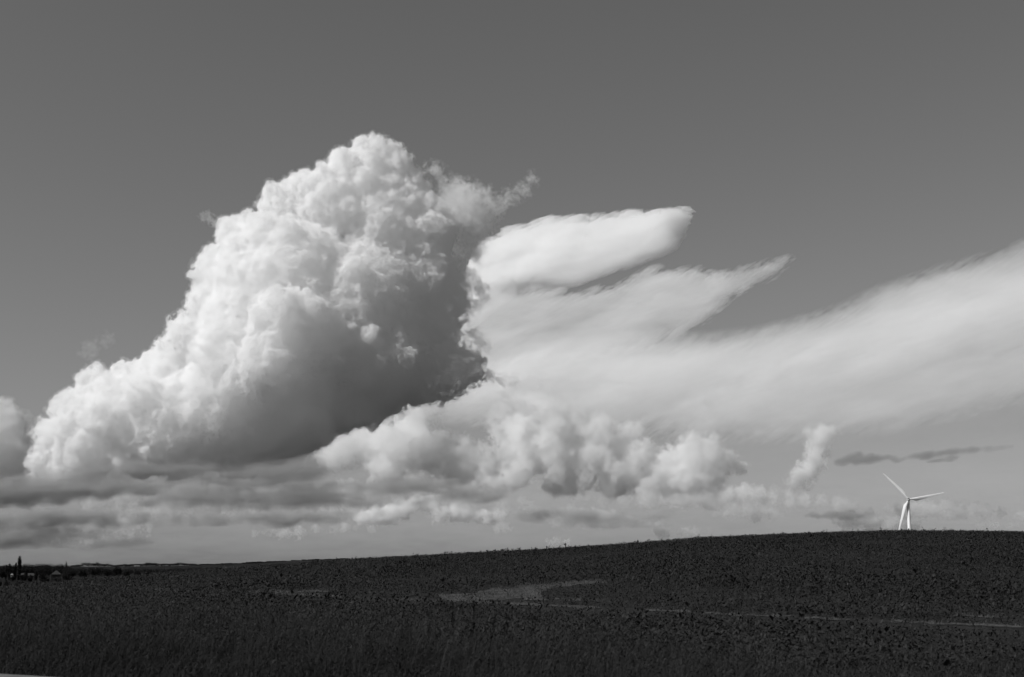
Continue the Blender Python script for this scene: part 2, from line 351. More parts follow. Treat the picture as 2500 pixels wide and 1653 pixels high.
def tree(name,px,ytop,wpx,D,label,kind='round',seed=0,mat=None,group=None,cat='tree',base=None,nf=900,parts=True):
    x=(px-1250)/F/cp*D; z=float(ground_z(np.array(x),np.array(float(D))))
    h=CAMZ+(HOR-ytop)/F*D-z; w=wpx/F*D/2; r=np.random.default_rng(seed+100)
    if kind=='poplar':
        ell=[(r.normal(0,w*.15),r.normal(0,w*.15),h*f,w*q,w*q,h*.16) for f,q in ((.15,.7),(.3,1),(.45,1),(.6,.9),(.74,.72),(.86,.5))]
    elif kind=='mass':
        ell=[(0,0,h*.48,w*.8,w*.8,h*.5)]+[(r.uniform(-.7,.7)*w,r.uniform(-.6,.6)*w,h*r.uniform(.3,.75),w*r.uniform(.25,.5),w*r.uniform(.25,.5),h*r.uniform(.15,.25)) for _ in range(6)]
    elif kind=='bush':
        ell=[(r.uniform(-.6,.6)*w,r.uniform(-.5,.5)*w,h*r.uniform(.3,.6),w*r.uniform(.35,.6),w*r.uniform(.35,.6),h*r.uniform(.3,.4)) for _ in range(6)]
    else:
        ell=[(0,0,h*.6,w*.75,w*.75,h*.33)]+[(r.uniform(-.65,.65)*w,r.uniform(-.6,.6)*w,h*r.uniform(.35,.8),w*r.uniform(.25,.5),w*r.uniform(.25,.5),h*r.uniform(.12,.22)) for _ in range(8)]
    s=max(h*.05,.4,D/F*.8)
    V,Q=crown_mesh(ell,nf,s,seed)
    if parts:
        o=empty(name,(x,D,z)); mesh('crown',V,Q,mat or M_crown,o); tv,tq=trunk_mesh(h*.75,max(.12,h*.016)); mesh('trunk',tv,tq,M_bark,o)
    else:
        o=mesh(name,V,Q,mat or M_crown); o.location=(x,D,z)
    return tag(o,label,cat,group)
V0=1000
tree('poplar_tree',84,1360,6.5,V0,'tallest slim dark poplar rising above the wooded skyline at far left','poplar',1,nf=1600)
tree('poplar_tree',76,1374,5,V0+6,'shorter poplar touching the left flank of the tallest poplar','poplar',2)
tree('poplar_tree',62,1375,6,V0+4,'poplar with a blunt top, left of the white shed','poplar',3)
tree('poplar_tree',54,1378,5,V0+12,'dark poplar at the right end of the left tree clump','poplar',4)
tree('poplar_tree',101,1387,8,V0-30,'low dark poplar standing in front of the long roof','poplar',5)
tree('poplar_tree',125,1391,10,V0-30,'low broad poplar between the long roof and the house','poplar',6)
for i,(px,yt,w,dd,lb) in enumerate([(5,1384,24,-20,'dark round tree cut by the left edge of the picture'),(20,1383,22,10,'dark round tree second from the left edge'),(36,1381,22,-10,'full dark tree in the middle of the left clump'),(45,1388,18,-40,'lower round tree in front of the left clump'),
      (92,1402,10,-60,'small round tree at the foot of the tallest poplar'),(110,1408,16,-70,'small dark tree below the long roof')]):
    tree('round_tree',px,yt,w,V0+dd,lb,'round',20+i)
tree('pale_bush',149,1403,24,V0-60,'pale rounded bush in front of the hip roofed house','bush',30,M_crown_pale,cat='bush')
tree('dark_bush',148,1411,18,V0-90,'small dark bush directly below the pale bush','bush',31,cat='bush')
tree('grey_bush',176,1407,22,V0-70,'grey bush growing right of the pale bush, under the house','bush',32,M_crown_pale,cat='bush')
tree('dark_bush',200,1406,26,V0-60,'low dark bush to the right of the house','bush',33,cat='bush')
for i,(px,yt,w,lb) in enumerate([(212,1390,24,'dark tree at the left end of the middle thicket'),(235,1387,28,'dark spreading tree second in the middle thicket'),(266,1382,34,'biggest black domed tree of the middle thicket'),(294,1388,22,'dark tree filling the dip right of the big dome'),(317,1382,24,'black round crowned tree at the right end of the thicket'),(340,1391,22,'low dark tree trailing off right of the thicket'),(365,1391,20,'small dark tree near the pale far field'),(391,1392,18,'last small dark tree before the crop hides the valley')]):
    tree('round_tree',px,yt,w,V0+30+12*(i%3),lb,'round',40+i,nf=1300)
for i,(px,yt,w,lb) in enumerate([(8,1404,20,'low dark shrub by the pale field at the left edge'),(36,1408,22,'low dark shrub below the left tree clump'),(60,1412,20,'low dark shrub under the white shed'),(84,1414,18,'low dark shrub at the foot of the poplars'),(128,1416,22,'low dark shrub at the crop edge, left of the pale bush'),(165,1415,20,'low dark shrub at the crop edge, below the house'),(215,1408,26,'low dark shrub at the crop edge, left of the thicket'),(262,1404,30,'broad dark shrub at the crop edge under the big dome')]):
    tree('low_shrub',px,yt,w,760+10*(i%3),lb,'bush',60+i,cat='shrub')
fx=np.linspace(-60,29,10)[:,None]; fy=np.linspace(520,600,9)[None,:]; FX=(fx-1250)/F/cp*fy; FY=fy+0*fx
m_p,nt_p,b_p=nodes('stubble'); b_p.inputs['Base Color'].default_value=(.085,)*3+(1,); b_p.inputs['Roughness'].default_value=1
nq=nt_p.nodes.new('ShaderNodeTexNoise'); nq.inputs['Scale'].default_value=.4; rq=nt_p.nodes.new('ShaderNodeValToRGB'); rq.color_ramp.elements[0].color=(.06,)*3+(1,); rq.color_ramp.elements[1].color=(.1,)*3+(1,)
nt_p.links.new(nq.outputs['Fac'],rq.inputs[0]); nt_p.links.new(rq.outputs[0],b_p.inputs['Base Color'])
tag(sheet('field',FX,FY,ground_z(FX,FY)+.25,m_p),'pale stubble field below the dark trees at the left edge',kind='structure')
for i,(px,yt,w,lb) in enumerate([(70,1406.5,12,'small dark bush hiding the foot of the white shed'),(96,1404,13,'small dark bush before the left half of the long low building'),(113,1403,12,'small dark bush before the right end of the long low building'),(28,1390,26,'dark rounded tree low in the left clump'),(140,1397,20,'dark rounded tree between the long low building and the house'),(196,1396,22,'dark rounded tree just right of the house')]):
    tree('round_tree' if w>15 else 'dark_bush',px,yt,w,V0-45-5*i,lb,'mass',90+i,cat='tree' if w>15 else 'bush')
# hedgerow trees on the far hills: many and alike
fh=np.random.default_rng(5)
def fartop(px): return np.interp(px,[0,60,130,160,185,215,235,262,290,310,350,400,430,470,500,560,640,760,870],[1379,1377,1376,1375,1376,1381,1374,1373,1376,1380,1377,1374,1376,1374,1378,1377,1373,1368,1364])
GF='hedgerow and woodland trees on the far hills'
px=2.0; i=0
while px<860:
    w=fh.uniform(9,19) if px<500 else fh.uniform(7,13)
    yt=fartop(px)+fh.uniform(-1.2,2.0)
    DD=(2050 if px<205 else 3350)+fh.uniform(-60,60)
    tree('far_tree',px,yt,w*1.25,DD,'distant grey tree in the skyline wood on the left' if px<205 else 'small grey distant tree along the hill skyline','mass',200+i,group='skyline wood trees at left' if px<205 else GF,nf=700)
    px+=w*.62; i+=1
px=60.0
while px<560:   # second, lower hedge line in front of the far hills
    w=fh.uniform(10,20); yt=np.interp(px,[60,200,330,400,500,560],[1386,1384,1386,1387,1384,1381])+fh.uniform(-1,2.5)
    tree('hedge_tree',px,yt,w*1.3,1650+fh.uniform(-40,40),'dark low tree in the hedge line halfway to the hills','mass',400+i,group='hedge line trees in the valley',nf=700)
    px+=w*.7; i+=1
px=3.0
while px<330:
    w=fh.uniform(12,22); yt=np.interp(px,[0,60,130,200,250,330],[1383,1381,1381,1384,1389,1389])+fh.uniform(-1.5,3)
    tree('hedge_tree',px,yt,w*1.35,1330+fh.uniform(-40,40),'dark bushy tree in the thick wood behind the house and poplars','mass',600+i,group='wood behind the house and poplars',nf=700)
    px+=w*.55; i+=1
tree('spire_tree',195,1371,4,2100,'thin pointed tree poking above the far skyline','poplar',77,nf=300)

# ------------------------------------------------------------------ buildings
def box(a,b_):
    V=np.array([[x,y,z] for x in (a[0],b_[0]) for y in (a[1],b_[1]) for z in (a[2],b_[2])],float)
    Q=np.array([[0,1,3,2],[4,6,7,5],[0,4,5,1],[2,3,7,6],[0,2,6,4],[1,5,7,3]]); return V,Q
def flat(o):
    o.data.polygons.foreach_set('use_smooth',np.zeros(len(o.data.polygons),bool)); return o
def hip(w,d,z0,h,ridge,ov=.35):
    W,D_=w/2+ov,d/2+ov; r_=ridge/2
    V=np.array([[-W,-D_,z0],[W,-D_,z0],[W,D_,z0],[-W,D_,z0],[-r_,0,z0+h],[r_,0,z0+h],[-W,-D_,z0-.15],[W,-D_,z0-.15],[W,D_,z0-.15],[-W,D_,z0-.15]])
    Q=np.array([[0,1,5,4],[2,3,4,5],[1,2,5,5],[3,0,4,4],[6,7,1,0],[7,8,2,1],[8,9,3,2],[9,6,0,3],[9,8,7,6]]); return V,Q
def poly_mesh(name,V,F_,mat,parent=None):
    me=bpy.data.meshes.new(name); me.from_pydata([tuple(v) for v in V],[],[tuple(dict.fromkeys(int(q) for q in f)) for f in F_]); me.update(); me.materials.append(mat)
    o=bpy.data.objects.new(name,me); sc.collection.objects.link(o); o.parent=parent; return o
def house(name,px,ytop,w,d,wallh,roofh,ridge,D,label,wm,rm,wins,rot=0.0,cat='house',chim=True):
    x=(px-1250)/F/cp*D; gz0=float(ground_z(np.array(x),np.array(float(D)))); zt=CAMZ+(HOR-ytop)/F*D; z=zt-wallh-roofh
    o=empty(name,(x,D,z)); o.rotation_euler=(0,0,rot)
    flat(mesh('wall',*box((-w/2,-d/2,min(-.3,gz0-z-.3)),(w/2,d/2,wallh-.16)),wm,o))
    rf=poly_mesh('roof',*hip(w,d,wallh,roofh,ridge),rm,o)
    if chim: flat(mesh('chimney',*box((ridge/2-.1,-.3,wallh+roofh*.6),(ridge/2+.5,.3,wallh+roofh+.7)),wm,rf))
    for wx in wins:
        f=flat(mesh('window',*box((wx-.55,-d/2-.06,wallh*.38),(wx+.55,-d/2+.02,wallh*.8)),wm,o))
        flat(mesh('pane',*box((wx-.45,-d/2-.075,wallh*.42),(wx+.45,-d/2-.05,wallh*.76)),M_glass,f))
    return tag(o,label,cat)
house('farm_house',173,1392.5,6.6,6.6,3.2,2.9,.6,V0-20,'small house with a pyramid roof beside the pale bush',M_wall,M_roof,(-1.8,1.6),.3)
house('long_barn',104,1399,13,6,3,1.8,10,V0+20,'long low building with a grey roof behind the poplars',M_wall,M_roof,(-4,0,4),.05,'barn',chim=False)
house('white_shed',68.5,1400,1.5,2,1.7,.7,.4,V0-10,'narrow white shed between two poplars',M_bright,M_bright,(0,),.2,'shed',chim=False)
house('distant_building',359,1381,4.6,5,2.6,.9,3,3250,'left one of two tiny white buildings on the far hill',M_bright,M_bright,(),.5,'building',chim=False)
house('distant_building',366.5,1381,5,5,2.6,.9,3.4,3250,'right one of two tiny white buildings on the far hill',M_bright,M_bright,(),.5,'building',chim=False)
house('distant_cottage',305,1383.5,8,7,3,2,4,3200,'tiny pale cottage among the far hill trees',M_bright,M_wall,(-2,2),.4,'cottage',chim=False)

# ------------------------------------------------------------------ wind turbine
TD=1100.0; pxm=TD/F
hub=at(2218,1219,TD); gz=float(ground_z(np.array(hub[0]),np.array(TD)))
wt=tag(empty('wind_turbine',(hub[0],TD,gz)),'white three bladed wind turbine standing beyond the field crest','wind turbine')
HH=hub[2]-gz
wt.rotation_euler[2]=R(-15)
def lathe(prof,seg=32,axis='z'):
    a=np.linspace(0,2*math.pi,seg+1)[:-1]; V=[]
    for r_,q in prof:
        c=np.stack([r_*np.cos(a),r_*np.sin(a),0*a+q],1)
        if axis=='y': c=c[:,[0,2,1]]*np.array([1,1,-1])
        V.append(c)
    V=np.concatenate(V); Q=[[seg*j+i,seg*j+(i+1)%seg,seg*j+seg+(i+1)%seg,seg*j+seg+i] for j in range(len(prof)-1) for i in range(seg)]
    return V,np.array(Q)
V,Q=lathe([(2.05,0),(1.95,1),(1.27,HH-1.6),(1.2,HH-1.5),(.05,HH-1.45)]); mesh('tower',V+np.array([-.42,1.95,0]),Q,M_white,wt)
# nacelle: rounded box behind the rotor
sec=[(0.0,.9),(.15,1.25),(.8,1.45),(3.6,1.4),(4.9,1.15),(5.2,.6)]; Vn=[];Qn=[]; seg=24
a=np.linspace(0,2*math.pi,seg+1)[:-1]
for y,r_ in sec:
    c,s=np.cos(a),np.sin(a); k_=(np.abs(c)**4+np.abs(s)**4)**-.25
    Vn.append(np.stack([r_*c*k_*.95,0*a+y+.5,HH+r_*s*k_*.95],1))
Vn=np.concatenate(Vn); Qn=np.array([[seg*j+i,seg*j+(i+1)%seg,seg*j+seg+(i+1)%seg,seg*j+seg+i] for j in range(len(sec)-1) for i in range(seg)])
mesh('nacelle',Vn,Qn,M_white,wt)
V,Q=lathe([(1.15,.45),(1.35,.2),(1.35,-1.1),(1.22,-1.35),(1.0,-1.4)],axis='y'); hb=mesh('hub',V+np.array([0,0,HH]),Q,M_white,wt)
V,Q=lathe([(1.2,-1.41),(1.1,-1.2),(.5,-1.15)],axis='y'); mesh('hub_recess',V+np.array([0,0,HH]),Q,M_dark,hb)
V,Q=lathe([(.62,-1.1),(.62,-1.5),(.5,-1.75),(.25,-1.9),(.02,-1.92)],axis='y'); mesh('hub_cap',V*np.array([1,1,.72])+np.array([0,0,HH-.42]),Q,M_white,hb)
BL=29.8
def blade(ang):
    st=[0.02,.05,.09,.14,.2,.3,.45,.6,.75,.88,.96,.99,1.0]; ch=[1.2,1.2,1.35,2.2,3.1,2.85,2.4,1.95,1.5,1.1,.8,.5,.14]; th=[1.0,1.0,.85,.5,.34,.26,.22,.2,.18,.17,.16,.16,.16]
    tw=[.35,.35,.35,.33,.3,.24,.17,.11,.07,.03,.01,0,0]; n=16; q=np.linspace(0,2*math.pi,n+1)[:-1]; V=[]
    for s,c,t,w in zip(st,ch,th,tw):
        x=np.cos(q)*c*.5; y=np.sin(q)*c*t*.5*(1-.55*np.clip(x/(c*.5),-1,1)*(t<.6))
        x=x+(c*.5-.575)      # leading edge stays straight, chord swells to the trailing side
        xx=x*math.cos(w)-y*math.sin(w); yy=x*math.sin(w)+y*math.cos(w)
        V.append(np.stack([xx,yy-.55-.9*s*s,0*q+s*BL],1))
    V=np.concatenate(V); Q=np.array([[n*j+i,n*j+(i+1)%n,n*j+n+(i+1)%n,n*j+n+i] for j in range(len(st)-1) for i in range(n)])
    b_=math.radians(90-ang); c,s=math.cos(b_),math.sin(b_)
    V2=np.stack([V[:,0]*c+V[:,2]*s,V[:,1],-V[:,0]*s+V[:,2]*c],1)+np.array([0,0,HH])
    return mesh('blade',V2,Q,M_white,wt)
for a_ in (131,9.5,250.5): blade(a_)

# ------------------------------------------------------------------ clouds
VM={}
def vm(d):
    d=round(d,5)
    if d not in VM: VM[d]=vol_mat('cloud_vapour',d)
    return VM[d]
def cumulus(name,label,discs,D,dens,vpx=2.6,shr=.93,b2=(22,.22,.42),b3=(8,.3,.5),namp=3.0,nl=(4,70),beta=3.3,seed=1,rag=None,shells=((0,1.0),(4,.35)),base=None,ks=14,skin=None,up=.25,kind=None,mat=None):
    """sphere-packed cumulus: nested vapour bodies, the outer ones thinner and more ragged. All sizes in photograph px at distance D"""
    global rng
    rng=np.random.default_rng(seed); U=D/F
    bm=np.array([q[4] if len(q)>4 else 1. for q in discs]); jr=np.random.default_rng(seed+9); L=np.array([list(q[:3])+[q[3] if len(q)==4 or (len(q)>4 and q[3]!=0) else jr.uniform(-.7,.7)*q[2]] for q in discs],float)
    L=L*S
    P=at(L[:,0],L[:,1],D+L[:,3]*U); Rr=L[:,2]*U*shr
    AP,AR=[P],[Rr]
    if b2:
        P2,R2,m2=bud(P,Rr,bm,*b2,up=up,cap=36*U*S); AP.append(P2); AR.append(R2)
        if b3: P3,R3,_=bud(P2,R2,m2,*b3,up=up); AP.append(P3); AR.append(R3)
    AP=np.concatenate(AP); AR=np.concatenate(AR); vox=vpx*U; pad=max(s for s,_ in shells)*U+5*vox+namp*U*2
    d,lo=spheres_sdf(AP,AR,vox,pad,len(P) if ks else 0,ks*U)
    nz=fbm(d.shape,vox,nl[0]*U,nl[1]*U,beta,seed)
    amp=namp*U
    if rag is not None:   # raggedness grows to the right, where the cloud is dissolving
        xs=(lo[0]+np.arange(d.shape[0])*vox)/U/S+1250/S
        amp=amp*np.interp(xs,rag[0],rag[1])[:,None,None].astype(np.float32)
    dd=d+nz*amp*np.clip(1.6-d/(pad*.55),0,1)
    if base is not None:
        zb=CAMZ+(HOR-base*S)/F*D; zz=lo[2]+np.arange(d.shape[2])*vox
        dd=np.maximum(dd,(zb-zz)[None,None,:].astype(np.float32)+nz*amp*.8)
    o=None
    for j,(s,f) in enumerate(sorted(shells,reverse=True)):
        q=dd-s*U
        if s>0: q=q+nz*amp*(.12*s)*np.clip(1.6-d/(pad*.55),0,1)
        q[0]=q[-1]=1; q[:,0]=q[:,-1]=1; q[:,:,0]=q[:,:,-1]=1
        V,Q=nets(q,lo,vox)
        if len(Q)==0: continue
        if s==0 and skin:   # crisp dense skin around a thinner interior that lets the light through
            V2,Q2=nets(q+skin[0]*U,lo,vox); Qr=Q2[:,::-1]
            V=np.concatenate([V,V2]); Q=np.concatenate([Q,Qr+len(V)-len(V2)])
            core=mesh('cloud_core',V2,Q2,vm(skin[1]),o)
        ob=mesh(name if o is None else 'cloud_skin' if skin else 'cloud_core',V,Q,mat or vm(dens*f),o)
        if o is None: o=ob
    print(name,d.shape,len(AP),len(V),round(time.time()-T0,1))
    return tag(o,label,'cloud',kind=kind)
MAIN=[(860,366,46,0,1.4),(905,383,48,10,1.4),(800,392,46,-10,1.4),(945,425,45,30,1.2),(850,430,68,0),(700,450,50,-10,1.4),(645,478,46,-10,1.4),(760,470,72,-25),(890,520,100,10,.3),(1000,520,75,30,.3),(945,470,60,20,.3),
(548,548,46,-10,1.4),(610,570,78,-40),(503,622,50,-20,1.4),(570,650,85,-70),(690,620,120,-60,.5),(485,700,48,-20,1.4),(560,760,110,-80,.6),(425,772,42,-10,1.4),(690,800,140,-90,.4),(830,690,150,-10,.45),(975,640,100,40,.45),(1000,760,80,70,.45),(1045,690,42,70,.3),(1025,860,75,80,.45),(1085,855,42,80,.3),(880,830,140,10,.45),(960,880,60,50,.45),
(660,740,72,-185,.6),(630,830,80,-170,.5),(520,830,70,-130,.7),(600,660,60,-130,.8),
(215,890,40,0,1.4),(300,900,62,-10,1.2),(380,880,75,-20,1),(180,950,52,0,1.3),(275,950,75,-80,.9),(330,930,50,-120,.9),(400,980,110,-70,.4),(530,920,120,-90,.3),(125,1010,40,0,1.4),(200,1040,78,-30,.8),(330,1030,80,-60,.4),(105,1070,38,0,1.3),(480,1010,90,-40,.45),(620,1000,90,-20,.45),(700,970,90,0,.45),(780,920,90,10,.45),(160,1085,38,-10,.8),(850,920,70,20,.45),(95,1108,28,0,1),(140,1118,26,-10,.8),(195,1108,34,-10,.6),(420,1060,50,0,.3),(560,1065,45,0,.3),(660,1050,50,10,.3)]
cumulus('cumulus_cloud','huge towering white cumulus with a grey right side, filling the left half of the sky',MAIN,8000,.032,vpx=2.6,b2=(20,.24,.55),b3=(8,.24,.5),namp=4.2,nl=(3.2,80),beta=3.3,seed=7,rag=((200,600,800,1000,1150),(1.0,1.0,.9,1.2,2.3)),shells=((0,1.0),(5,.1)),ks=13,shr=.88,skin=(7.5,.0036))

# neighbours of the big cloud
cumulus('cumulus_cloud','bright cumulus shoulder cut by the left edge of the picture',[(-2,960,34,0),(12,1000,34,0),(-20,1010,70,0),(10,1050,48,-10),(25,1090,45,0),(-60,960,60,0),(-70,1060,90,0,.6),(0,1110,50,0),(40,1120,34,0),(70,1135,26,0),(100,1140,18,0),(48,1060,34,0),(60,1090,34,0)],9000,.008,namp=3.5,nl=(4,80),beta=3.5,seed=21,shells=((0,1.),(5,.25)))
cumulus('wisp_cloud','torn wispy veil trailing from the upper right shoulder of the huge cumulus',[(1050,440,26),(1075,455,30),(1105,465,28),(1135,490,22),(1110,530,26),(1150,475,14),(1180,458,12),(1212,442,12),(1232,415,7),(1000,392,10),(1015,400,10),(1085,545,26),(1095,580,26),(1070,500,38),(1040,480,40),(1080,470,34),(1100,510,30)],8100,.006,b2=(6,.3,.6),b3=None,namp=9,nl=(4,45),beta=2.9,seed=22,shells=((0,1.),(6,.3)),ks=8)
cumulus('wisp_cloud','small curled wisp off the left shoulder of the huge cumulus',[(470,503,9),(480,497,8),(486,507,9),(493,515,8),(500,520,7)],8000,.005,vpx=1.8,b2=(5,.3,.6),b3=None,namp=5,nl=(3,20),beta=2.8,seed=23,shells=((0,1.),),ks=4)
cumulus('wisp_cloud','faint ghostly puff in the clear sky at left above the lower cumulus',[(205,812,20),(215,800,14),(250,790,14),(255,775,9)],8000,.0012,b2=(5,.3,.6),b3=None,namp=7,nl=(4,30),beta=2.9,seed=24,shells=((0,1.),),ks=6)
cumulus('wisp_cloud','ragged dark scraps on the right edge of the huge cumulus, against the bright cloud',[(1095,655,20),(1112,668,14),(1120,690,12),(1100,705,14),(1085,640,18),(1100,590,12),(1110,790,16),(1092,772,13),(1125,805,10),(1130,870,14),(1160,878,11),(1185,884,9),(1080,720,14)],8050,.012,b2=(8,.3,.6),b3=None,namp=6,nl=(3,30),beta=2.8,seed=25,shells=((0,1.),(4,.25)),ks=5)
# middle distance
cumulus('cumulus_cloud','grey cumulus bank tucked under the right end of the huge cumulus',[(770,1060,34),(800,1035,44),(855,1030,48),(920,1040,58),(1000,1050,52),(1060,1060,42),(960,985,42),(985,955,30),(1130,1065,32),(1080,1085,36),(900,1085,40),(1165,1060,20),(940,940,18)],11500,.0065,vpx=2.2,b2=(22,.22,.5),namp=8,nl=(3,110),beta=3.2,seed=31,ks=9,shells=((0,1.),(5,.25)),base=1118)
cumulus('cumulus_cloud','domed white cumulus right of the huge one, with a dark scrap across its crown',[(1215,932,28,0,1.3),(1180,960,28),(1250,962,36,0,1.3),(1150,978,20),(1200,1010,52),(1290,990,36,0,1.2),(1340,985,26,0,1.2),(1280,1050,58),(1380,1012,36,0,1.2),(1370,1070,52),(1430,1030,36,0,1.2),(1460,1002,22,0,1.2),(1480,1060,38),(1200,1080,45),(1430,1100,48),(1300,1115,40),(1140,1105,30)],12500,.007,vpx=2.1,b2=(26,.22,.5),b3=(9,.3,.55),namp=8,nl=(3,110),beta=3.1,seed=32,ks=8,shells=((0,1.),(5,.25)),base=1150)
cumulus('wisp_cloud','smaller torn grey scrap, right of the crown of the domed cumulus',[(1340,960,13),(1352,975,11),(1365,968,8)],9500,.006,b2=(8,.3,.6),b3=None,namp=3,nl=(3,30),beta=2.9,seed=38,shells=((0,1.),),ks=6)
cumulus('wisp_cloud','long torn grey scrap drifting across the crown of the domed cumulus',[(1150,965,16),(1175,948,18),(1200,940,18),(1225,948,14),(1130,985,12)],9500,.006,b2=(8,.3,.6),b3=None,namp=6,nl=(3,30),beta=2.9,seed=33,shells=((0,1.),),ks=8)
cumulus('cumulus_cloud','twin headed small cumulus between the domed cumulus and the leaning tower',[(1572,1048,22,0,1.3),(1600,1042,30,0,1.2),(1640,1045,30,0,1.2),(1540,1078,34),(1600,1088,46),(1660,1078,28),(1690,1070,20),(1505,1105,38),(1570,1122,42),(1640,1115,36),(1715,1085,12)],14000,.006,vpx=2.0,b2=(26,.22,.5),b3=(9,.3,.55),namp=6.5,nl=(3,60),beta=3.1,seed=34,ks=7,shells=((0,1.),(4,.25)),base=1150)
cumulus('cumulus_cloud','small bright leaning tower cloud left of the wind turbine',[(1902,1010,22,0,1.3),(1922,1003,14,0,1.3),(1878,1005,12,0,1.3),(1895,1038,26),(1885,1068,25),(1868,1092,22),(1848,1108,19),(1832,1118,12),(1868,1116,12)],14500,.008,vpx=1.8,b2=(28,.2,.5),b3=(9,.3,.55),namp=6,nl=(2.5,60),beta=3.0,shr=.84,seed=35,ks=6,shells=((0,1.),(4,.25)))
cumulus('cumulus_cloud','low bright ragged cumulus above the horizon, under the grey bank',[(845,1203,18),(870,1198,20),(905,1192,22),(935,1182,20),(958,1166,15),(975,1158,11),(990,1170,16),(1000,1158,9),(1020,1190,18),(1055,1188,18),(1080,1190,16),(1105,1195,12),(1160,1195,12),(1130,1200,14)],16500,.009,vpx=1.8,b2=(26,.2,.5),namp=4,nl=(2.5,45),beta=3.0,seed=36,ks=6,shells=((0,1.),(3,.25)),base=1214)
cumulus('cumulus_cloud','low heap of small cumulus heads below the twin headed cloud',[(1540,1140,22),(1580,1150,24),(1620,1140,22),(1680,1150,20),(1720,1140,20),(1750,1145,18),(1770,1155,14),(1500,1160,20),(1650,1165,22)],15500,.005,vpx=1.9,b2=(26,.2,.5),namp=4.5,nl=(2.5,45),beta=3.0,seed=37,ks=6,shells=((0,1.),(3,.25)),base=1180)
cumulus('cumulus_cloud','faint small cumulus scraps under the leaning tower cloud',[(1795,1150,12),(1830,1158,15),(1862,1164,16),(1900,1160,12),(1940,1166,10),(1965,1172,8)],15000,.004,vpx=1.9,b2=(24,.2,.5),namp=4.5,nl=(2.5,45),beta=3.0,seed=39,ks=6,shells=((0,1.),(3,.25)))
cumulus('cumulus_cloud','tiny bright upright scrap of cloud low under the middle of the huge cumulus',[(524,1172,8),(530,1160,8),(536,1150,7),(520,1182,8),(545,1178,6)],15000,.007,vpx=1.6,b2=(20,.2,.5),namp=4,nl=(2.5,30),beta=3.0,seed=41,ks=5,shells=((0,1.),))
cumulus('cumulus_cloud','tiny white scrap of cloud between grey bands near the left edge',[(70,1164,7),(85,1162,8),(100,1158,9),(112,1160,7)],7000,.008,vpx=1.8,b2=(20,.2,.5),namp=4,nl=(2.5,30),beta=3.0,seed=42,ks=5,shells=((0,1.),))
# broken low cloud far off, down to the horizon
def low_layer():
    r=np.random.default_rng(77); Vs=[];Qs=[]; off=0
    rows=[(1130,12500,17,-100,1400,17),(1152,13500,16,-100,1900,17),(1178,15000,14,-100,2450,20),(1206,17500,12,-100,2450,20),(1232,20000,9,-100,2450,10),(1256,24000,7,-100,2450,5)]
    for j,(by,D,rad,x0,x1,n) in enumerate(rows):
        P=[];Rr=[]; U=D/F*S
        for _ in range(n):
            cx=x0+(x1-x0)*r.random()**1.25; wd=r.uniform(20,150)*(1.2-.1*j); k=int(wd/rad*1.5)+2; hy=r.uniform(.4,1.35); yb=by+r.uniform(-13,13)
            for _ in range(k):
                f=r.uniform(-1,1); q=rad*r.uniform(.35,1)*(1.1-.6*f*f)*hy
                P.append((cx+f*wd,yb-q*r.uniform(.0,.6),r.uniform(-30,30))); Rr.append(q)
        P=np.array(P)*S; Rr=np.array(Rr)*U
        C=at(P[:,0],P[:,1],D+P[:,2]*D/F)
        global rng; rng=r
        B,BR,_=bud(C,Rr,np.ones(len(C)),7,.3,.55); A=np.concatenate([C,B]); AR=np.concatenate([Rr,BR])
        vox=2.3*D/F; pad=10*D/F+4*vox
        d,lo=spheres_sdf(A,AR,vox,pad,len(C),4*U)
        d=d+fbm(d.shape,vox,3*D/F,60*D/F,3.0,50+j)*6*D/F*np.clip(1.6-d/(pad*.55),0,1)
        d[0]=d[-1]=1; d[:,0]=d[:,-1]=1; d[:,:,0]=d[:,:,-1]=1
        V,Q=nets(d,lo,vox); Vs.append(V); Qs.append(Q+off); off+=len(V)
    return tag(mesh('low_clouds',np.concatenate(Vs),np.concatenate(Qs),vol_mat('low_vapour',.0042,col=.93)),'broken grey low clouds in flat bands down to the horizon','clouds',kind='stuff')
low_layer()
print('low',round(time.time()-T0,1))
# ------------------------------------------------------------------ high sheets of soft cloud
def blur2(a,s):
    ky=np.fft.fftfreq(a.shape[0])[:,None]; kx=np.fft.rfftfreq(a.shape[1])[None]
    return np.fft.irfft2(np.fft.rfft2(a)*np.exp(-2*(np.pi*s)**2*(ky**2+kx**2)),s=a.shape)
def noise2(shape,lmin,lmax,beta,seed,ang=0,stretch=1):
    n=np.random.default_rng(seed).standard_normal(shape); ky=np.fft.fftfreq(shape[0])[:,None]; kx=np.fft.rfftfreq(shape[1])[None]
    a=math.radians(ang); u=kx*math.cos(a)+ky*math.sin(a); v=-kx*math.sin(a)+ky*math.cos(a)
    k=np.sqrt((u*stretch)**2+v**2); k[0,0]=1
    o=np.fft.irfft2(np.fft.rfft2(n)*np.where(k>1/lmax,k**(-beta/2),0)*np.exp(-(k*lmin)**2),s=shape); return o/o.std()
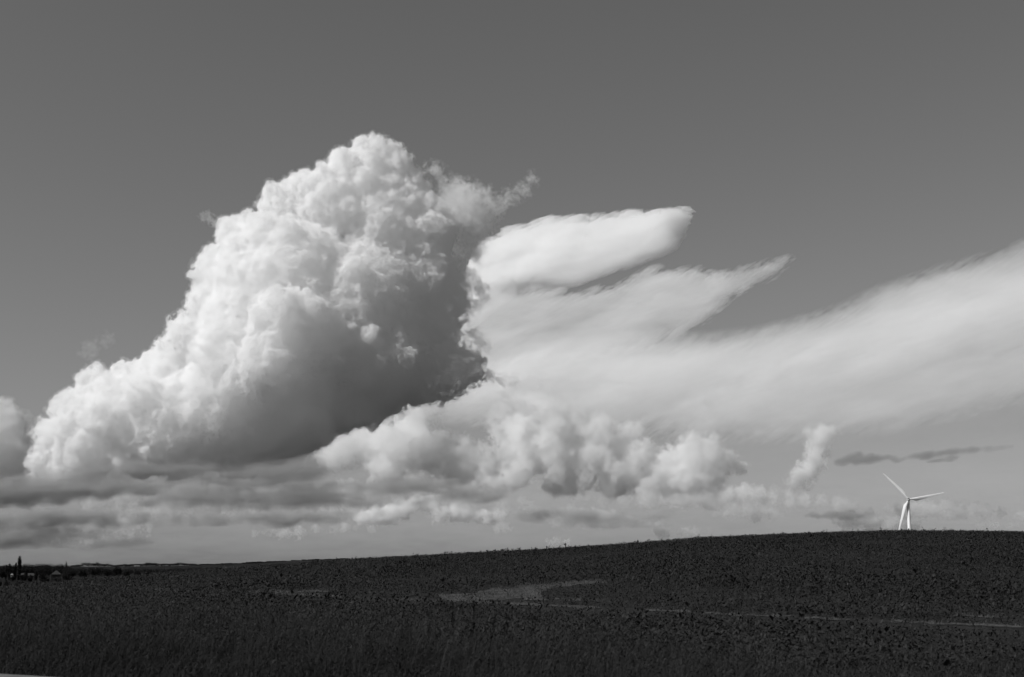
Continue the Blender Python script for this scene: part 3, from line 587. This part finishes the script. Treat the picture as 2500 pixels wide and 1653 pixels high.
def sheet_cloud(name,label,box_,polys,D,k,T,dens,seed,step=3.0,ang=-18,fray=14,streak=.25,mat=None,top=None,fib=0):
    """a thick-in-the-middle sheet of vapour that thins to nothing at its rim; it hangs turned by slope k towards the sun"""
    x0,y0,x1,y1=box_; gx=np.arange(x0,x1,step); gy=np.arange(y0,y1,step); GX,GY=np.meshgrid(gx,gy); sh=GX.shape
    fa=math.radians(ang-38); fn=noise2(sh,1.0,22,2.1,seed,ang-38,5.0)*fray; lf=noise2(sh,6,60,3.0,seed+1,ang,2.0)*fray*.6
    wx=fn*math.cos(fa)*1.6; wy=fn*math.sin(fa)*1.6+lf
    edge=.25+.9/(1+np.exp(np.clip((GY-top(GX))/8,-30,30))) if top else 1
    ft=noise2(sh,.7,34,2.1,seed+7,ang-14,6.0)*edge
    h=np.zeros(sh)
    for P,s,wt,fr,*fo in polys:
        m_=inside(GX+wx*fr*edge,GY+wy*fr*edge,np.array(P,float)).astype(float)
        m_=np.pad(m_,60,mode='edge'); b=blur2(m_,s/step)[60:-60,60:-60]
        e_=blur2(np.pad(inside(GX,GY,np.array(P,float)).astype(float),60,mode='edge'),max(7,s)/step)[60:-60,60:-60]
        b=np.clip(b+(fo[0] if fo else fib)*ft*np.clip(b*(1-b)*4,0,1)*np.minimum(1,b*4),0,1)
        h=h+wt*np.clip((b-.04)/.96,0,1)**1.15*np.clip(e_*5-.1,0,1)
    h=h*np.clip(1+streak*noise2(sh,1.5,90,2.7,seed+2,ang,5.0),.15,2)
    h=np.maximum(h-.02,0); h[0]=h[-1]=0; h[:,0]=h[:,-1]=0
    U=D/F*S
    d=ray(GX*S,GY*S); t=D/(d[...,1]-k*d[...,0]); P0=np.array([0,0,CAMZ])+d*t[...,None]
    nrm=np.array([k,-1,0.])/math.hypot(k,1); bulge=noise2(sh,20,140,3.6,seed+3,ang,1.6)
    hh=(h*T*U); bend=hh*.06*bulge
    Fv=P0+nrm*(hh*.5+bend)[...,None]; Bv=P0-nrm*(hh*.5-bend)[...,None]
    n=h.size; idx=np.arange(n).reshape(sh); bi=np.where(h>0,idx+n,idx)
    pos=h>0; cell=pos[:-1,:-1]|pos[1:,:-1]|pos[1:,1:]|pos[:-1,1:]
    q=lambda i:np.stack([i[:-1,:-1],i[1:,:-1],i[1:,1:],i[:-1,1:]],-1)[cell]
    V=np.concatenate([Fv.reshape(-1,3),Bv.reshape(-1,3)]); Q=np.concatenate([q(idx),q(bi)[:,::-1]])
    used=np.unique(Q); re=np.zeros(len(V),int); re[used]=np.arange(len(used))
    return tag(mesh(name,V[used],re[Q],mat or vm(dens)),label,'cloud')
HL=[(1040,720),(1085,640),(1110,575),(1170,537),(1280,512),(1400,498),(1500,496),(1556,489),(1598,482),(1586,512),(1574,545),(1560,575),(1480,605),(1380,635),(1340,652),(1280,662),(1200,668),(1150,705),(1080,760)]
for q_ in ('smaller torn','long torn'):
    for o_ in bpy.data.objects:
        if str(o_.get('label','')).startswith(q_): o_.data.materials[0]=vol_mat('scrap_shade_vapour',.007,col=.85)  # shade of the torn scraps put into a darker copy of the vapour
sheet_cloud('sheet_cloud','bright lens shaped sheet of cloud just right of the huge cumulus',(1000,440,1680,820),[(HL,9,1.05,1.0),([(1555,495),(1590,484),(1600,490),(1570,515),(1592,512),(1596,520),(1565,535),(1588,538),(1590,545),(1560,556)],6,.22,.7)],22000,-1.0,55,.0075,61,step=2.0,fray=4,streak=.12,fib=.34,top=lambda x:592-.15*(x-1085))
MI=[(1040,740),(1150,672),(1240,672),(1350,682),(1430,662),(1500,626),(1560,626),(1625,622),(1645,640),(1700,632),(1790,608),(1850,594),(1790,632),(1720,668),(1680,690),(1655,725),(1580,760),(1500,800),(1300,830),(1040,850)]
sheet_cloud('sheet_cloud','grey soft middle streak of cloud ending in a point, below the bright lens',(1000,560,1920,900),[(MI,13,.37,1.0),([(1640,642),(1720,630),(1852,592),(1790,630),(1690,684),(1660,688)],6,.12,.3)],21000,-1.0,60,.006,62,step=2.2,fray=4,streak=.16,fib=.22)
SW=[(1000,860),(1150,830),(1230,800),(1400,790),(1600,790),(1760,785),(1860,752),(1960,712),(2060,672),(2160,640),(2270,612),(2371,572),(2560,500),(2560,900),(2371,925),(2200,955),(2000,990),(1850,1008),(1650,1010),(1450,990),(1250,970),(1000,960)]
CORE=[(1000,900),(1150,850),(1300,815),(1500,815),(1700,815),(1880,785),(2000,740),(2150,690),(2371,640),(2560,590),(2560,760),(2371,790),(2150,830),(1950,880),(1700,900),(1450,900),(1200,920),(1000,950)]
sheet_cloud('sheet_cloud','long bright sweeping sheet of cloud climbing to the right edge of the picture',(980,440,2600,1180),[(SW,24,.38,1.0),(CORE,50,.47,.8,0.0)],18500,-.9,70,.006,63,step=2.6,fray=6,streak=.1,fib=.1)
sheet_cloud('stratus_cloud','thin dark flat strip of cloud above the wind turbine',(1760,1010,2380,1100),[([(1930,1066),(1955,1056),(1985,1050),(2010,1056),(2060,1060),(2130,1051),(2230,1044),(2330,1035),(2260,1046),(2160,1056),(2080,1066),(1990,1073),(1930,1075)],4,.6,.6),([(2080,1058),(2180,1044),(2290,1036),(2350,1033),(2340,1040),(2240,1053),(2140,1064)],4,.35,.6)],12000,-.2,60,.004,64,step=2.0,fray=4,ang=-4,mat=vol_mat('strip_shade_vapour',.0065,col=.45))  # absorbing vapour: the strips' shade is put into their colour
sheet_cloud('stratus_cloud','short dark sliver of cloud just below the dark strip above the wind turbine',(2100,1035,2270,1090),[([(2135,1071),(2165,1062),(2195,1056),(2228,1055),(2205,1066),(2170,1070)],2.5,.5,.4)],12100,-.2,60,.004,70,step=2.0,fray=3,ang=-4,mat=bpy.data.materials['strip_shade_vapour'])
sheet_cloud('stratus_cloud','small dark flat scrap of cloud low to the left of the wind turbine',(1820,1160,2080,1215),[([(1850,1196),(1880,1188),(1900,1194),(1925,1182),(1950,1186),(1975,1180),(2000,1188),(2025,1186),(2045,1196),(1990,1200),(1900,1201)],3,.5,.4)],13000,-.2,60,.004,67,step=2.0,fray=4,ang=0,mat=bpy.data.materials['strip_shade_vapour'])
VE=[(-200,1085),(300,1095),(760,1110),(1000,1085),(1300,1120),(1600,1130),(1900,1095),(2200,1085),(2600,1075),(2600,1330),(-200,1330)]
sheet_cloud('stratus_cloud','pale grey streaky veil of cloud lying along the whole horizon',(-150,1040,2540,1380),[(VE,22,.5,1.0)],30000,-.15,70,.00045,65,step=4.0,fray=16,ang=0,streak=.4)
LB=[([(40,1105),(180,1085),(380,1072),(560,1082),(720,1066),(780,1075),(740,1112),(560,1128),(300,1136),(100,1140)],11,.7,1.0),([(-80,1118),(60,1112),(160,1122),(275,1118),(250,1150),(60,1168),(-80,1172)],9,.9,1.0),([(290,1162),(420,1140),(560,1136),(700,1130),(900,1112),(1100,1120),(1210,1138),(1100,1160),(800,1166),(500,1180)],9,.75,1.0)]
sheet_cloud('stratus_cloud','dull grey flat bands of cloud lying along the base of the huge cumulus',(-120,1020,1300,1230),LB,7300,.1,60,.005,66,step=3.0,fray=9,ang=0,streak=.4,mat=vol_mat('band_shade_vapour',.013,col=.58))  # shaded cloud bases painted in by a darker vapour colour
LC=[([(-80,1196),(100,1186),(260,1188),(420,1200),(620,1192),(600,1208),(300,1216),(-80,1220)],7,.7,1.0),([(-80,1240),(160,1230),(420,1246),(300,1264),(-80,1264)],8,.7,1.0),([(640,1196),(760,1180),(830,1192),(800,1212),(700,1218)],7,.5,1.0),([(560,1200),(650,1190),(760,1204),(640,1216)],8,.5,.6),([(-80,1214),(120,1212),(130,1242),(-80,1244)],10,.4,.6)]
LD=[([(1180,1190),(1300,1180),(1420,1196),(1560,1188),(1640,1200),(1500,1216),(1300,1214)],9,.5,1.0)]
sheet_cloud('stratus_cloud','faint dull band of cloud low over the crest, right of the low bright cumulus',(1100,1150,1720,1250),LD,12000,.0,60,.005,71,step=3.0,fray=8,ang=0,streak=.4,mat=bpy.data.materials['band_shade_vapour'])
sheet_cloud('stratus_cloud','lower dull grey bands of cloud just above the far tree line',(-120,1150,1750,1300),LC,12000,.0,60,.005,68,step=3.0,fray=8,ang=0,streak=.4,mat=bpy.data.materials['band_shade_vapour'])
UB=[([(1320,1000),(1500,1020),(1750,1022),(1950,995),(2150,960),(2371,915),(2560,880),(2560,960),(2371,1000),(2150,1020),(1900,1058),(1650,1068),(1450,1062),(1330,1040)],20,.55,1.0)]
sheet_cloud('stratus_cloud','added grey band painting the shaded underside of the long sweeping sheet',(1250,840,2620,1120),UB,16000,-.6,34,.005,69,step=4.0,fray=8,ang=-8,streak=.2,mat=vol_mat('underside_shade_vapour',.004,col=.7))  # extra slab whose darker vapour paints the sheet's underside shade
print('sheets',round(time.time()-T0,1))
w=bpy.data.worlds.new('World'); sc.world=w; w.use_nodes=True; nt=w.node_tree
bg=nt.nodes['Background']; sky=nt.nodes.new('ShaderNodeTexSky'); sky.sky_type='NISHITA'; sky.sun_disc=False
sky.sun_elevation=R(EL)
sky.sun_rotation=math.atan2(sx,sy)
sep=nt.nodes.new('ShaderNodeSeparateColor'); nt.links.new(sky.outputs[0],sep.inputs[0]); nt.links.new(sep.outputs[1],bg.inputs[0])
bg.inputs[1].default_value=0.068
sl=bpy.data.lights.new('sun','SUN'); sl.energy=4.25; sl.angle=R(.5); so=bpy.data.objects.new('sun',sl); sc.collection.objects.link(so)
so.rotation_euler=Vector((sx,sy,sz)).to_track_quat('Z','Y').to_euler()
cam=bpy.data.cameras.new('camera'); cam.lens=45; cam.clip_end=80000; cam.dof.use_dof=True; cam.dof.focus_distance=110; cam.dof.aperture_fstop=2.0; co=bpy.data.objects.new('camera',cam); sc.collection.objects.link(co)
co.location=(0,0,CAMZ); co.rotation_euler=(R(90)+PITCH,0,0); sc.camera=co
sc.view_settings.view_transform='Standard'; sc.view_settings.exposure=-.2
sc.cycles.volume_bounces=16; sc.cycles.max_bounces=28; sc.cycles.diffuse_bounces=2; sc.cycles.transparent_max_bounces=64
sc.cycles.use_denoising=True; sc.cycles.use_adaptive_sampling=True; sc.cycles.adaptive_threshold=.05
print('done',time.time()-T0)
